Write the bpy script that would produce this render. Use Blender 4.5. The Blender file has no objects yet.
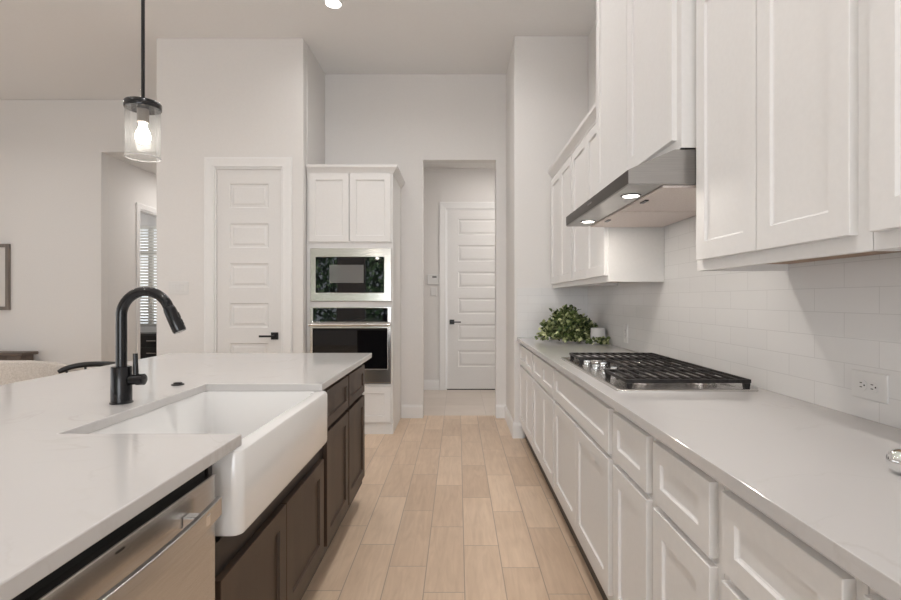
import bpy, bmesh, math, random
from mathutils import Vector, Matrix

random.seed(7)
S = bpy.context.scene
COL = S.collection

# ------------------------------------------------------------------ camera
CAM_H = 1.26
cam_d = bpy.data.cameras.new('camera')
cam = bpy.data.objects.new('camera', cam_d)
COL.objects.link(cam)
cam.location = (0, 0, CAM_H)
cam.rotation_euler = (math.radians(90), 0, 0)
cam_d.sensor_width = 36.0
cam_d.lens = 36.0 * 500.0 / 901.0
cam_d.shift_x = -(458.0 - 450.5) / 901.0
cam_d.shift_y = (299.5 - 300.0) / 901.0
cam_d.clip_start = 0.02
S.camera = cam

# ------------------------------------------------------------------ view, world, sun, fill lamps
S.view_settings.view_transform = 'Standard'
S.view_settings.look = 'None'
S.view_settings.gamma = 1.0
S.view_settings.use_curve_mapping = False
S.view_settings.exposure = -0.18

W = bpy.data.worlds.new('sky')
S.world = W
W.use_nodes = True
W.node_tree.nodes['Background'].inputs['Color'].default_value = (0.86, 0.93, 1.0, 1)
W.node_tree.nodes['Background'].inputs['Strength'].default_value = 3.0


def area(name, loc, rot, sx, sy, power, color=(1, 1, 1), shape='RECTANGLE', spread=180):
    d = bpy.data.lights.new(name, 'AREA')
    d.shape = shape
    d.size = sx
    if shape in ('RECTANGLE', 'ELLIPSE'):
        d.size_y = sy
    d.energy = power
    d.color = color
    d.spread = math.radians(spread)
    o = bpy.data.objects.new(name, d)
    o.location = loc
    o.rotation_euler = rot
    COL.objects.link(o)
    return o


R90 = math.pi / 2
# unseen fill lamps added on the living-room side and behind the camera
area('fill_living', (-6.9, 0.6, 1.5), (0, -math.radians(107), 0), 2.8, 7.0, 92, (0.90, 0.95, 1.0))
area('fill_rear', (-0.3, -4.3, 1.5), (math.radians(107), 0, 0), 2.7, 2.6, 150, (0.92, 0.96, 1.0))  # added fill, tilted up to bounce off the ceiling
sun_d = bpy.data.lights.new('sun', 'SUN')
sun_d.energy = 12.0
sun_d.angle = 0.01
sun = bpy.data.objects.new('sun', sun_d)
sun.rotation_euler = (math.radians(-38), 0, math.radians(8))
COL.objects.link(sun)
area('bedroom_fill_lamp', (-5.7, 7.4, 2.99), (0, 0, 0), 0.5, 0.5, 16, (0.96, 0.98, 1.0))  # unseen fill lamp added to brighten the bedroom
# fill lamps added in the short hall and passage, hidden above their openings
area('hall_fill_lamp', (0.95, 5.85, 3.05), (0, 0, 0), 0.5, 0.5, 21, (1.0, 0.96, 0.92))
area('passage_fill_lamp', (-3.5, 7.2, 3.0), (0, 0, 0), 0.5, 0.5, 14, (1.0, 0.96, 0.92))
CANS = [(-0.17, 2.9, 12), (-1.01, 4.05, 4), (0.0, 3.88, 6), (-0.17, 0.6, 17), (-2.6, 2.4, 12), (-2.6, 0.2, 13), (-5.0, 4.2, 13), (-5.0, 1.0, 13)]  # later entries are unseen cans added to brighten the room
CAN_COLOR = (1.0, 0.97, 0.945)

# ------------------------------------------------------------------ materials


def mat(name, color=(0.8, 0.8, 0.8), rough=0.5, metal=0.0, spec=0.5, emit=None, strength=0.0, coat=0.0):
    m = bpy.data.materials.new(name)
    m.use_nodes = True
    b = m.node_tree.nodes['Principled BSDF']
    b.inputs['Base Color'].default_value = (*color, 1)
    b.inputs['Roughness'].default_value = rough
    b.inputs['Metallic'].default_value = metal
    b.inputs['Specular IOR Level'].default_value = spec
    b.inputs['Coat Weight'].default_value = coat
    if emit:
        b.inputs['Emission Color'].default_value = (*emit, 1)
        b.inputs['Emission Strength'].default_value = strength
    return m


def N(m, t, **kw):
    n = m.node_tree.nodes.new(t)
    for k, v in kw.items():
        setattr(n, k, v)
    return n


def L(m, a, b):
    m.node_tree.links.new(a, b)


def bsdf(m):
    return m.node_tree.nodes['Principled BSDF']


def noise_variation(m, c1, c2, scale=4.0, stretch=(1, 1, 1), detail=4.0, bump=0.0, lo=0.35, hi=0.65):
    tc = N(m, 'ShaderNodeTexCoord')
    mp = N(m, 'ShaderNodeMapping')
    mp.inputs['Scale'].default_value = stretch
    nz = N(m, 'ShaderNodeTexNoise')
    nz.inputs['Scale'].default_value = scale
    nz.inputs['Detail'].default_value = detail
    rp = N(m, 'ShaderNodeValToRGB')
    rp.color_ramp.elements[0].position = lo
    rp.color_ramp.elements[1].position = hi
    rp.color_ramp.elements[0].color = (*c1, 1)
    rp.color_ramp.elements[1].color = (*c2, 1)
    L(m, tc.outputs['Object'], mp.inputs['Vector'])
    L(m, mp.outputs['Vector'], nz.inputs['Vector'])
    L(m, nz.outputs['Fac'], rp.inputs['Fac'])
    L(m, rp.outputs['Color'], bsdf(m).inputs['Base Color'])
    if bump:
        bp = N(m, 'ShaderNodeBump')
        bp.inputs['Strength'].default_value = bump
        bp.inputs['Distance'].default_value = 0.002
        L(m, nz.outputs['Fac'], bp.inputs['Height'])
        L(m, bp.outputs['Normal'], bsdf(m).inputs['Normal'])
    return m


def paint(name, color, rough=0.6, bump=0.03, spec=0.3, var=0.006):
    m = mat(name, color, rough, spec=spec)
    c1 = tuple(max(0, c - var) for c in color)
    c2 = tuple(min(1, c + var) for c in color)
    return noise_variation(m, c1, c2, 60.0, bump=bump)


M = {}
M['wall'] = paint('wall_paint', (0.80, 0.778, 0.758), 0.75)
M['ceiling'] = paint('ceiling_paint', (0.85, 0.835, 0.82), 0.8)
M['trim'] = paint('trim_paint', (0.87, 0.86, 0.85), 0.4, 0.0)
M['cabinet'] = paint('cabinet_paint', (0.80, 0.785, 0.77), 0.55, 0.0, 0.3, 0.008)
M['door_paint'] = paint('door_paint', (0.80, 0.785, 0.77), 0.4, 0.0, 0.4, 0.008)
M['toe'] = paint('toe_kick_shade', (0.10, 0.085, 0.07), 0.6, 0.0)  # shade under the doors is put into this dark colour
M['black'] = mat('matte_black_metal', (0.012, 0.012, 0.014), 0.26, 0.5, coat=0.3)
M['black_paint'] = mat('black_lacquer', (0.012, 0.011, 0.011), 0.4)
M['iron'] = noise_variation(mat('cast_iron', (0.02, 0.02, 0.02), 0.55, 0.2), (0.014, 0.012, 0.012), (0.03, 0.026, 0.025), 80, bump=0.2)
M['cavity'] = mat('dark_cavity', (0.01, 0.01, 0.01), 0.8)
M['porcelain'] = mat('fireclay_white', (0.86, 0.855, 0.845), 0.12, spec=0.5, coat=0.5)
M['ceramic'] = mat('glazed_white_ceramic', (0.8, 0.79, 0.78), 0.15)
M['chrome'] = mat('polished_chrome', (0.78, 0.79, 0.8), 0.06, 1.0)
M['glass_black'] = mat('black_oven_glass', (0.005, 0.005, 0.006), 0.02, spec=0.45, coat=0.1)
M['glass_gray'] = mat('grey_screened_glass', (0.16, 0.16, 0.155), 0.06, spec=0.6)
M['plastic'] = mat('white_plastic', (0.76, 0.75, 0.735), 0.35)
M['filter'] = noise_variation(mat('filter_mesh', (0.6, 0.5, 0.46), 0.5, 0.25), (0.72, 0.64, 0.60), (0.82, 0.74, 0.70), 160)  # pinkish reflected light is put into the filter colour
M['raw_wood'] = noise_variation(mat('raw_plywood', (0.4, 0.26, 0.16), 0.6), (0.33, 0.215, 0.14), (0.44, 0.30, 0.20), 6, (1, 0.15, 1))
M['dark_wood'] = noise_variation(mat('stained_dark_wood', (0.07, 0.05, 0.04), 0.45), (0.040, 0.023, 0.013), (0.066, 0.040, 0.025), 9, (1, 1, 0.12))
M['frame_dark'] = mat('face_frame_shade', (0.018, 0.012, 0.009), 0.45)  # darker than the door wood, shade of the reveals put into the colour
M['brown_wood'] = noise_variation(mat('grey_brown_wood', (0.12, 0.09, 0.07), 0.5), (0.09, 0.065, 0.05), (0.16, 0.12, 0.095), 8, (0.15, 1, 1))
M['linen'] = noise_variation(mat('cream_linen', (0.6, 0.55, 0.5), 0.9), (0.56, 0.51, 0.46), (0.68, 0.63, 0.58), 90, bump=0.4)
M['frame_wood'] = noise_variation(mat('grey_frame', (0.2, 0.17, 0.15), 0.5), (0.17, 0.145, 0.125), (0.25, 0.21, 0.185), 20, (1, 1, 0.1))
M['paper'] = noise_variation(mat('art_paper', (0.7, 0.68, 0.65), 0.7), (0.66, 0.63, 0.60), (0.74, 0.71, 0.68), 3)
M['blind'] = mat('blind_slats', (0.82, 0.80, 0.75), 0.5)
M['stem'] = mat('plant_stem', (0.10, 0.09, 0.035), 0.6)
M['lens'] = mat('lamp_lens', (1, 1, 1), 0.4, emit=(1.0, 0.95, 0.88), strength=9)
M['bulb'] = mat('lamp_bulb', (1, 1, 1), 0.4, emit=(1.0, 0.93, 0.82), strength=40)
M['bark'] = mat('bark', (0.08, 0.06, 0.045), 0.9)
M['ground'] = noise_variation(mat('patio_concrete', (0.2, 0.19, 0.18), 0.9), (0.15, 0.143, 0.135), (0.20, 0.19, 0.18), 3)


def steel(name, base=0.58, rough=0.27, stretch=(1, 1, 60), tint=(1, 0.97, 0.94)):
    m = mat(name, (base, base, base), rough, 1.0)
    c1 = tuple(base * 0.93 * t for t in tint)
    c2 = tuple(base * 1.05 * t for t in tint)
    return noise_variation(m, c1, c2, 8, stretch, 3.0)


M['steel'] = steel('brushed_stainless')
M['steel_bright'] = steel('bright_stainless', 0.74, 0.2)
M['steel_dark'] = steel('brushed_stainless_hood', 0.42, 0.3)
M['hood_strip'] = steel('dark_brown_steel', 0.085, 0.3, tint=(1, 0.86, 0.76))  # front strip, darker and browner than the canopy


def thin_glass(name, tint=(0.985, 0.99, 0.99), haze=0.0):
    m = bpy.data.materials.new(name)
    m.use_nodes = True
    nt = m.node_tree
    nt.nodes.remove(nt.nodes['Principled BSDF'])
    tr = N(m, 'ShaderNodeBsdfTransparent')
    tr.inputs['Color'].default_value = (*tint, 1)
    gl = N(m, 'ShaderNodeBsdfGlossy')
    gl.inputs['Roughness'].default_value = 0.03
    fr = N(m, 'ShaderNodeLayerWeight')
    fr.inputs['Blend'].default_value = 0.28
    mx = N(m, 'ShaderNodeMixShader')
    L(m, math_node(m, 'MULTIPLY', fr.outputs['Fresnel'], 0.35), mx.inputs['Fac'])
    L(m, tr.outputs[0], mx.inputs[1])
    L(m, gl.outputs[0], mx.inputs[2])
    df = N(m, 'ShaderNodeBsdfDiffuse')
    m2 = N(m, 'ShaderNodeMixShader')
    m2.inputs['Fac'].default_value = haze
    L(m, mx.outputs[0], m2.inputs[1])
    L(m, df.outputs[0], m2.inputs[2])
    L(m, m2.outputs[0], nt.nodes['Material Output'].inputs['Surface'])
    return m




def math_node(m, op, a, b=None, clamp=False):
    n = N(m, 'ShaderNodeMath', operation=op, use_clamp=clamp)
    for i, v in enumerate((a, b)):
        if v is None:
            continue
        if isinstance(v, (int, float)):
            n.inputs[i].default_value = v
        else:
            L(m, v, n.inputs[i])
    return n.outputs[0]


M['glass'] = thin_glass('clear_glass')
M['glass_lip'] = thin_glass('glass_lip', haze=0.4)
M['shade_glass'] = thin_glass('shade_glass', haze=0.03)


def plank_floor(name, width, length, x0, shift, y0, ramp, grout, rough=0.35, grain=True, gap=0.0035):
    """Running-bond tiles along Y, each course shifted by a fraction of the tile length."""
    m = mat(name, ramp[0], rough, spec=0.4)
    tc = N(m, 'ShaderNodeTexCoord')
    sp = N(m, 'ShaderNodeSeparateXYZ')
    L(m, tc.outputs['Object'], sp.inputs[0])
    vx = math_node(m, 'DIVIDE', math_node(m, 'SUBTRACT', sp.outputs['X'], x0), width)
    row = math_node(m, 'FLOOR', vx)
    fx = math_node(m, 'SUBTRACT', vx, row)
    uy = math_node(m, 'ADD', math_node(m, 'DIVIDE', math_node(m, 'SUBTRACT', sp.outputs['Y'], y0), length),
                   math_node(m, 'MULTIPLY', row, -shift))
    colm = math_node(m, 'FLOOR', uy)
    fy = math_node(m, 'SUBTRACT', uy, colm)
    ex = math_node(m, 'MULTIPLY', math_node(m, 'MINIMUM', fx, math_node(m, 'SUBTRACT', 1.0, fx)), width)
    ey = math_node(m, 'MULTIPLY', math_node(m, 'MINIMUM', fy, math_node(m, 'SUBTRACT', 1.0, fy)), length)
    e = math_node(m, 'MINIMUM', ex, ey)
    inside = math_node(m, 'DIVIDE', math_node(m, 'SUBTRACT', e, gap * 0.35), gap * 0.5, True)
    cb = N(m, 'ShaderNodeCombineXYZ')
    L(m, row, cb.inputs[0])
    L(m, colm, cb.inputs[1])
    wn = N(m, 'ShaderNodeTexWhiteNoise', noise_dimensions='2D')
    L(m, cb.outputs[0], wn.inputs['Vector'])
    # grain: noise stretched along the plank, shifted per plank
    off = N(m, 'ShaderNodeVectorMath', operation='MULTIPLY_ADD')
    L(m, wn.outputs['Color'], off.inputs[0])
    off.inputs[1].default_value = (7, 7, 7)
    L(m, tc.outputs['Object'], off.inputs[2])
    mp = N(m, 'ShaderNodeMapping')
    mp.inputs['Scale'].default_value = (14, 1.6, 1) if grain else (2, 2, 1)
    L(m, off.outputs[0], mp.inputs['Vector'])
    nz = N(m, 'ShaderNodeTexNoise')
    nz.inputs['Scale'].default_value = 2.2
    nz.inputs['Detail'].default_value = 6
    nz.inputs['Distortion'].default_value = 1.2 if grain else 0.2
    L(m, mp.outputs[0], nz.inputs['Vector'])
    nz2 = N(m, 'ShaderNodeTexNoise')
    nz2.inputs['Scale'].default_value = 5.0
    nz2.inputs['Detail'].default_value = 3
    L(m, off.outputs[0], nz2.inputs['Vector'])
    t = math_node(m, 'ADD', math_node(m, 'MULTIPLY', nz.outputs['Fac'], 0.55),
                  math_node(m, 'ADD', math_node(m, 'MULTIPLY', wn.outputs['Value'], 0.30),
                            math_node(m, 'MULTIPLY', nz2.outputs['Fac'], 0.22)))
    rp = N(m, 'ShaderNodeValToRGB')
    rp.color_ramp.elements[0].position = 0.28
    rp.color_ramp.elements[1].position = 0.88
    rp.color_ramp.elements[0].color = (*ramp[0], 1)
    rp.color_ramp.elements[1].color = (*ramp[1], 1)
    L(m, t, rp.inputs['Fac'])
    mx = N(m, 'ShaderNodeMix', data_type='RGBA')
    mx.inputs[6].default_value = (*grout, 1)
    L(m, inside, mx.inputs[0])
    L(m, rp.outputs['Color'], mx.inputs[7])
    L(m, mx.outputs[2], bsdf(m).inputs['Base Color'])
    bp = N(m, 'ShaderNodeBump')
    bp.inputs['Strength'].default_value = 0.35
    bp.inputs['Distance'].default_value = 0.002
    L(m, inside, bp.inputs['Height'])
    L(m, bp.outputs['Normal'], bsdf(m).inputs['Normal'])
    return m


M['floor'] = plank_floor('wood_look_plank_tile', 0.1775, 0.62, 0.029, 0.66, 2.56,
                         ((0.55, 0.402, 0.283), (0.82, 0.648, 0.488)), (0.40, 0.305, 0.235))
M['hall_tile'] = plank_floor('pale_hall_tile', 0.457, 0.457, -0.15, 0.0, 5.5,
                             ((0.60, 0.52, 0.45), (0.72, 0.64, 0.57)), (0.50, 0.44, 0.38), grain=False)


def subway(name, axis):
    m = mat(name, (0.72, 0.71, 0.70), 0.18, spec=0.5)
    tc = N(m, 'ShaderNodeTexCoord')
    sp = N(m, 'ShaderNodeSeparateXYZ')
    L(m, tc.outputs['Object'], sp.inputs[0])
    cb = N(m, 'ShaderNodeCombineXYZ')
    L(m, sp.outputs[axis], cb.inputs[0])
    L(m, math_node(m, 'SUBTRACT', sp.outputs['Z'], 0.915), cb.inputs[1])
    br = N(m, 'ShaderNodeTexBrick')
    br.offset = 0.5
    br.inputs['Scale'].default_value = 1.0
    br.inputs['Brick Width'].default_value = 0.254
    br.inputs['Row Height'].default_value = 0.0762
    br.inputs['Mortar Size'].default_value = 0.0013
    br.inputs['Mortar Smooth'].default_value = 0.3
    br.inputs['Color1'].default_value = (0.79, 0.78, 0.77, 1)
    br.inputs['Color2'].default_value = (0.81, 0.80, 0.79, 1)
    br.inputs['Mortar'].default_value = (0.69, 0.68, 0.67, 1)
    L(m, cb.outputs[0], br.inputs['Vector'])
    L(m, br.outputs['Color'], bsdf(m).inputs['Base Color'])
    bp = N(m, 'ShaderNodeBump')
    bp.inputs['Strength'].default_value = 0.3
    bp.inputs['Distance'].default_value = 0.0015
    bp.invert = True
    L(m, br.outputs['Fac'], bp.inputs['Height'])
    L(m, bp.outputs['Normal'], bsdf(m).inputs['Normal'])
    return m


M['subway_y'] = subway('white_subway_tile_long_wall', 'Y')
M['subway_x'] = subway('white_subway_tile_end_wall', 'X')


def quartz(name):
    m = mat(name, (0.76, 0.73, 0.705), 0.10, spec=0.5)
    tc = N(m, 'ShaderNodeTexCoord')
    nz = N(m, 'ShaderNodeTexNoise')
    nz.inputs['Scale'].default_value = 1.7
    nz.inputs['Detail'].default_value = 8
    nz.inputs['Distortion'].default_value = 1.6
    L(m, tc.outputs['Object'], nz.inputs['Vector'])
    d = math_node(m, 'ABSOLUTE', math_node(m, 'SUBTRACT', nz.outputs['Fac'], 0.5))
    v = math_node(m, 'SUBTRACT', 1.0, math_node(m, 'DIVIDE', d, 0.012, True), True)
    nz2 = N(m, 'ShaderNodeTexNoise')
    nz2.inputs['Scale'].default_value = 5
    L(m, tc.outputs['Object'], nz2.inputs['Vector'])
    v = math_node(m, 'MULTIPLY', v, math_node(m, 'MULTIPLY', math_node(m, 'SUBTRACT', nz2.outputs['Fac'], 0.45, True), 2.0, True))
    mx = N(m, 'ShaderNodeMix', data_type='RGBA')
    mx.inputs[6].default_value = (0.625, 0.607, 0.595, 1)
    mx.inputs[7].default_value = (0.54, 0.51, 0.485, 1)
    L(m, v, mx.inputs[0])
    L(m, mx.outputs[2], bsdf(m).inputs['Base Color'])
    return m


M['quartz'] = quartz('white_quartz')


def leafmat(name, dark, mid, light):
    m = mat(name, mid, 0.45)
    g = N(m, 'ShaderNodeNewGeometry')
    rp = N(m, 'ShaderNodeValToRGB')
    rp.color_ramp.elements[0].color = (*dark, 1)
    rp.color_ramp.elements[1].color = (*light, 1)
    el = rp.color_ramp.elements.new(0.5)
    el.color = (*mid, 1)
    L(m, g.outputs['Random Per Island'], rp.inputs['Fac'])
    L(m, rp.outputs['Color'], bsdf(m).inputs['Base Color'])
    return m


M['leaf'] = leafmat('variegated_leaf', (0.012, 0.030, 0.008), (0.12, 0.17, 0.045), (0.68, 0.70, 0.38))
M['tree_leaf'] = leafmat('tree_leaf', (0.015, 0.05, 0.012), (0.07, 0.17, 0.05), (0.42, 0.58, 0.30))

# ------------------------------------------------------------------ mesh helpers


class MB:
    """Collects shapes of ONE mesh object."""

    def __init__(self):
        self.bm = bmesh.new()
        self.mats = []
        self.mi = 0

    def use(self, m):
        if m not in self.mats:
            self.mats.append(m)
        self.mi = self.mats.index(m)
        return self

    def face(self, vs):
        try:
            f = self.bm.faces.new(vs)
            f.material_index = self.mi
            return f
        except ValueError:
            return None

    def box(self, x0, x1, y0, y1, z0, z1):
        v = [self.bm.verts.new((x, y, z)) for x in (x0, x1) for y in (y0, y1) for z in (z0, z1)]
        for q in ((0, 1, 3, 2), (4, 6, 7, 5), (0, 4, 5, 1), (2, 3, 7, 6), (0, 2, 6, 4), (1, 5, 7, 3)):
            self.face([v[i] for i in q])
        return self

    def rings(self, loops, cap0=True, cap1=True, closed=False):
        vv = [[self.bm.verts.new(p) for p in lp] for lp in loops]
        n = len(vv[0])
        pairs = list(zip(vv[:-1], vv[1:]))
        if closed:
            pairs.append((vv[-1], vv[0]))
        for a, b in pairs:
            for i in range(n):
                j = (i + 1) % n
                self.face([a[i], a[j], b[j], b[i]])
        if not closed:
            if cap0:
                self.face(list(reversed(vv[0])))
            if cap1:
                self.face(vv[-1])
        return self

    def lathe(self, c, prof, n=24, axis='Z', cap0=True, cap1=True):
        loops = []
        for r, h in prof:
            lp = []
            for i in range(n):
                a = 2 * math.pi * i / n
                u, v = r * math.cos(a), r * math.sin(a)
                if axis == 'Z':
                    p = (c[0] + u, c[1] + v, c[2] + h)
                elif axis == 'X':
                    p = (c[0] + h, c[1] + u, c[2] + v)
                else:
                    p = (c[0] + u, c[1] + h, c[2] + v)
                lp.append(p)
            loops.append(lp)
        return self.rings(loops, cap0, cap1)

    def cyl(self, c, r, h, n=24, axis='Z'):
        return self.lathe(c, [(r, 0), (r, h)], n, axis)

    def tube(self, pts, r, n=12, ends=True):
        pts = [Vector(p) for p in pts]
        rad = r if isinstance(r, (list, tuple)) else [r] * len(pts)
        loops = []
        ref = None
        for i, p in enumerate(pts):
            t = (pts[min(i + 1, len(pts) - 1)] - pts[max(i - 1, 0)]).normalized()
            if ref is None:
                ref = Vector((0, 1, 0)) if abs(t.y) < 0.9 else Vector((1, 0, 0))
            u = (ref - t * ref.dot(t)).normalized()
            w = t.cross(u)
            ref = u
            loops.append([p + (u * math.cos(2 * math.pi * k / n) + w * math.sin(2 * math.pi * k / n)) * rad[i] for k in range(n)])
        return self.rings(loops, ends, ends)

    def prism(self, poly, axis, a, b):
        """Extrude a 2-D polygon along an axis. Polygon is (x,z) for Y, (y,z) for X, (x,y) for Z."""
        def P(q, s):
            return {'Y': (q[0], s, q[1]), 'X': (s, q[0], q[1]), 'Z': (q[0], q[1], s)}[axis]
        return self.rings([[P(q, a) for q in poly], [P(q, b) for q in poly]])

    def sweep(self, prof, path, close_ends=True):
        """Profile (outward, z) swept on an XY polyline; outward is to the right of travel, corners mitred."""
        pts = [Vector((p[0], p[1])) for p in path]
        loops = []
        for i, p in enumerate(pts):
            ds = []
            if i > 0:
                ds.append((pts[i] - pts[i - 1]).normalized())
            if i < len(pts) - 1:
                ds.append((pts[i + 1] - pts[i]).normalized())
            ns = [Vector((d.y, -d.x)) for d in ds]
            nn = sum(ns, Vector((0, 0))).normalized()
            k = 1.0 / max(0.2, nn.dot(ns[0]))
            loops.append([(p.x + nn.x * o * k, p.y + nn.y * o * k, z) for o, z in prof])
        return self.rings(loops)

    def build(self, name, material=None, parent=None, bevel=0.0, smooth=False, seg=2):
        if material is not None and not self.mats:
            self.mats = [material]
        bmesh.ops.recalc_face_normals(self.bm, faces=self.bm.faces[:])
        me = bpy.data.meshes.new(name)
        self.bm.to_mesh(me)
        self.bm.free()
        for m in self.mats:
            me.materials.append(m)
        if smooth:
            for p in me.polygons:
                p.use_smooth = True
            me.set_sharp_from_angle(angle=math.radians(38))
        o = bpy.data.objects.new(name, me)
        COL.objects.link(o)
        if parent is not None:
            o.parent = parent
            o.matrix_parent_inverse = parent_inverse(parent)
        if bevel:
            md = o.modifiers.new('edge', 'BEVEL')
            md.width = bevel
            md.segments = seg
            md.limit_method = 'ANGLE'
            md.angle_limit = math.radians(40)
        return o


def parent_inverse(p):
    mtx = Matrix.Identity(4)
    chain = []
    while p is not None:
        chain.append(p)
        p = p.parent
    for q in reversed(chain):
        mtx = mtx @ q.matrix_parent_inverse @ q.matrix_basis
    return mtx.inverted()


def tag(o, label, cat, group=None, kind=None):
    o['label'] = label
    if cat:
        o['category'] = cat
    if group:
        o['group'] = group
    if kind:
        o['kind'] = kind
    return o


def thing(name, loc, label, cat, group=None, kind=None):
    o = bpy.data.objects.new(name, None)
    o.location = loc
    o.empty_display_size = 0.1
    COL.objects.link(o)
    return tag(o, label, cat, group, kind)


def struct(name, mb, material, label=None, bevel=0.0):
    o = mb.build(name, material, None, bevel)
    o['kind'] = 'structure'
    if label:
        o['label'] = label
    return o


def plate(mb, us, vs, holes, w0, w1, plane):
    """Slab with rectangular holes, one connected skin. plane 'XZ' (w=Y), 'YZ' (w=X), 'XY' (w=Z)."""
    us = sorted(set(us + [h[0] for h in holes] + [h[1] for h in holes]))
    vs = sorted(set(vs + [h[2] for h in holes] + [h[3] for h in holes]))

    def solid(i, j):
        if i < 0 or j < 0 or i >= len(us) - 1 or j >= len(vs) - 1:
            return False
        cu, cv = (us[i] + us[i + 1]) / 2, (vs[j] + vs[j + 1]) / 2
        return not any(h[0] < cu < h[1] and h[2] < cv < h[3] for h in holes)
    cache = {}

    def V(i, j, k):
        if (i, j, k) not in cache:
            u, v, w = us[i], vs[j], (w0, w1)[k]
            p = {'XZ': (u, w, v), 'YZ': (w, u, v), 'XY': (u, v, w)}[plane]
            cache[(i, j, k)] = mb.bm.verts.new(p)
        return cache[(i, j, k)]
    for i in range(len(us) - 1):
        for j in range(len(vs) - 1):
            if not solid(i, j):
                continue
            for k in (0, 1):
                mb.face([V(i, j, k), V(i + 1, j, k), V(i + 1, j + 1, k), V(i, j + 1, k)])
            if not solid(i - 1, j):
                mb.face([V(i, j, 0), V(i, j, 1), V(i, j + 1, 1), V(i, j + 1, 0)])
            if not solid(i + 1, j):
                mb.face([V(i + 1, j, 0), V(i + 1, j, 1), V(i + 1, j + 1, 1), V(i + 1, j + 1, 0)])
            if not solid(i, j - 1):
                mb.face([V(i, j, 0), V(i, j, 1), V(i + 1, j, 1), V(i + 1, j, 0)])
            if not solid(i, j + 1):
                mb.face([V(i, j + 1, 0), V(i, j + 1, 1), V(i + 1, j + 1, 1), V(i + 1, j + 1, 0)])
    return mb


# mapping from (u, v, w=outward) to the world for a front facing a direction
def facing(kind, at):
    if kind == '-X':
        return lambda u, v, w: (at - w, u, v)
    if kind == '+X':
        return lambda u, v, w: (at + w, u, v)
    if kind == '-Y':
        return lambda u, v, w: (u, at - w, v)
    return lambda u, v, w: (u, at + w, v)


def shaker(F, u0, u1, v0, v1, t=0.02, rail=0.06, depth=0.009, slope=0.006):
    """Frame-and-panel front, closed mesh."""
    mb = MB()

    def rect(i, w):
        return [F(u0 + i, v0 + i, w), F(u1 - i, v0 + i, w), F(u1 - i, v1 - i, w), F(u0 + i, v1 - i, w)]
    e = 0.0015
    mb.rings([rect(0, 0), rect(0, t - e), rect(e, t), rect(rail, t), rect(rail + slope * 0.4, t - depth * 0.8),
              rect(rail + slope, t - depth)])
    return mb


def panel_door(F, u0, u1, v0, v1, t, panels, stile):
    """Interior door leaf with a column of raised panels."""
    mb = MB()
    cuts = [v0]
    for a, b in panels:
        cuts += [a, b]
    cuts.append(v1)
    a0, a1 = u0 + stile, u1 - stile

    def q(ua, ub, va, vb, w=t):
        mb.face([mb.bm.verts.new(F(*p, w)) for p in ((ua, va), (ub, va), (ub, vb), (ua, vb))])
    for i in range(len(cuts) - 1):
        q(u0, a0, cuts[i], cuts[i + 1])
        q(a1, u1, cuts[i], cuts[i + 1])
        if i % 2 == 0:
            q(a0, a1, cuts[i], cuts[i + 1])
    for va, vb in panels:
        def rect(k, w):
            return [F(a0 + k, va + k, w), F(a1 - k, va + k, w), F(a1 - k, vb - k, w), F(a0 + k, vb - k, w)]
        mb.rings([rect(0, t), rect(0.010, t - 0.010), rect(0.026, t - 0.010), rect(0.042, t - 0.004)], cap0=False)
    mb.rings([[F(u0, v0, 0), F(u1, v0, 0), F(u1, v1, 0), F(u0, v1, 0)], [F(u0, v0, t), F(u1, v0, t), F(u1, v1, t), F(u0, v1, t)]], cap1=False)
    bmesh.ops.remove_doubles(mb.bm, verts=mb.bm.verts[:], dist=1e-5)
    return mb


# ------------------------------------------------------------------ room shell
XR = 1.185          # long wall with the hob
CEIL = 3.66
YB = 5.32           # back wall
YP = 4.59           # pantry wall
YRET = 4.55         # return wall at the end of the worktop
XRET = 0.512
YD = 6.0            # dining-side wall
XH = -4.28          # hall wall
XL, YREAR = -7.0, -4.5
CT, CB = 0.915, 0.885

mb = MB().box(XL - .3, XR + .3, YREAR - .3, 5.43, -0.1, 0)
mb.box(XL - .3, -2.0, 5.43, 9.2, -0.1, 0)
struct('floor', mb, M['floor'])
struct('floor_hall', MB().box(-1.9, 2.2, 5.43, 7.2, -0.1, 0), M['hall_tile'])
struct('ceiling', MB().box(XL - .3, XR + .3, YREAR - .3, YD + .12, CEIL, CEIL + .1), M['ceiling'])
struct('ceiling_hall', MB().box(-1.9, 2.2, YB + .12, 7.2, 3.09, 3.15), M['ceiling'])
struct('ceiling_passage', MB().box(XL - .3, -2.66, YD + .121, 9.2, 3.03, 3.13), M['ceiling'])

struct('wall_right', MB().box(XR, XR + .14, YREAR, YRET + .9, 0, CEIL), M['wall'])
struct('wall_return', MB().box(XRET, XR, YRET, YB, 0, CEIL), M['wall'], bevel=0.006)
mb = MB()
plate(mb, [-1.42, 2.2], [0, CEIL], [(-0.372, 0.404, -0.01, 2.744)], YB + .001, YB + .12, 'XZ')
struct('wall_back', mb, M['wall'], bevel=0.006)
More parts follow.
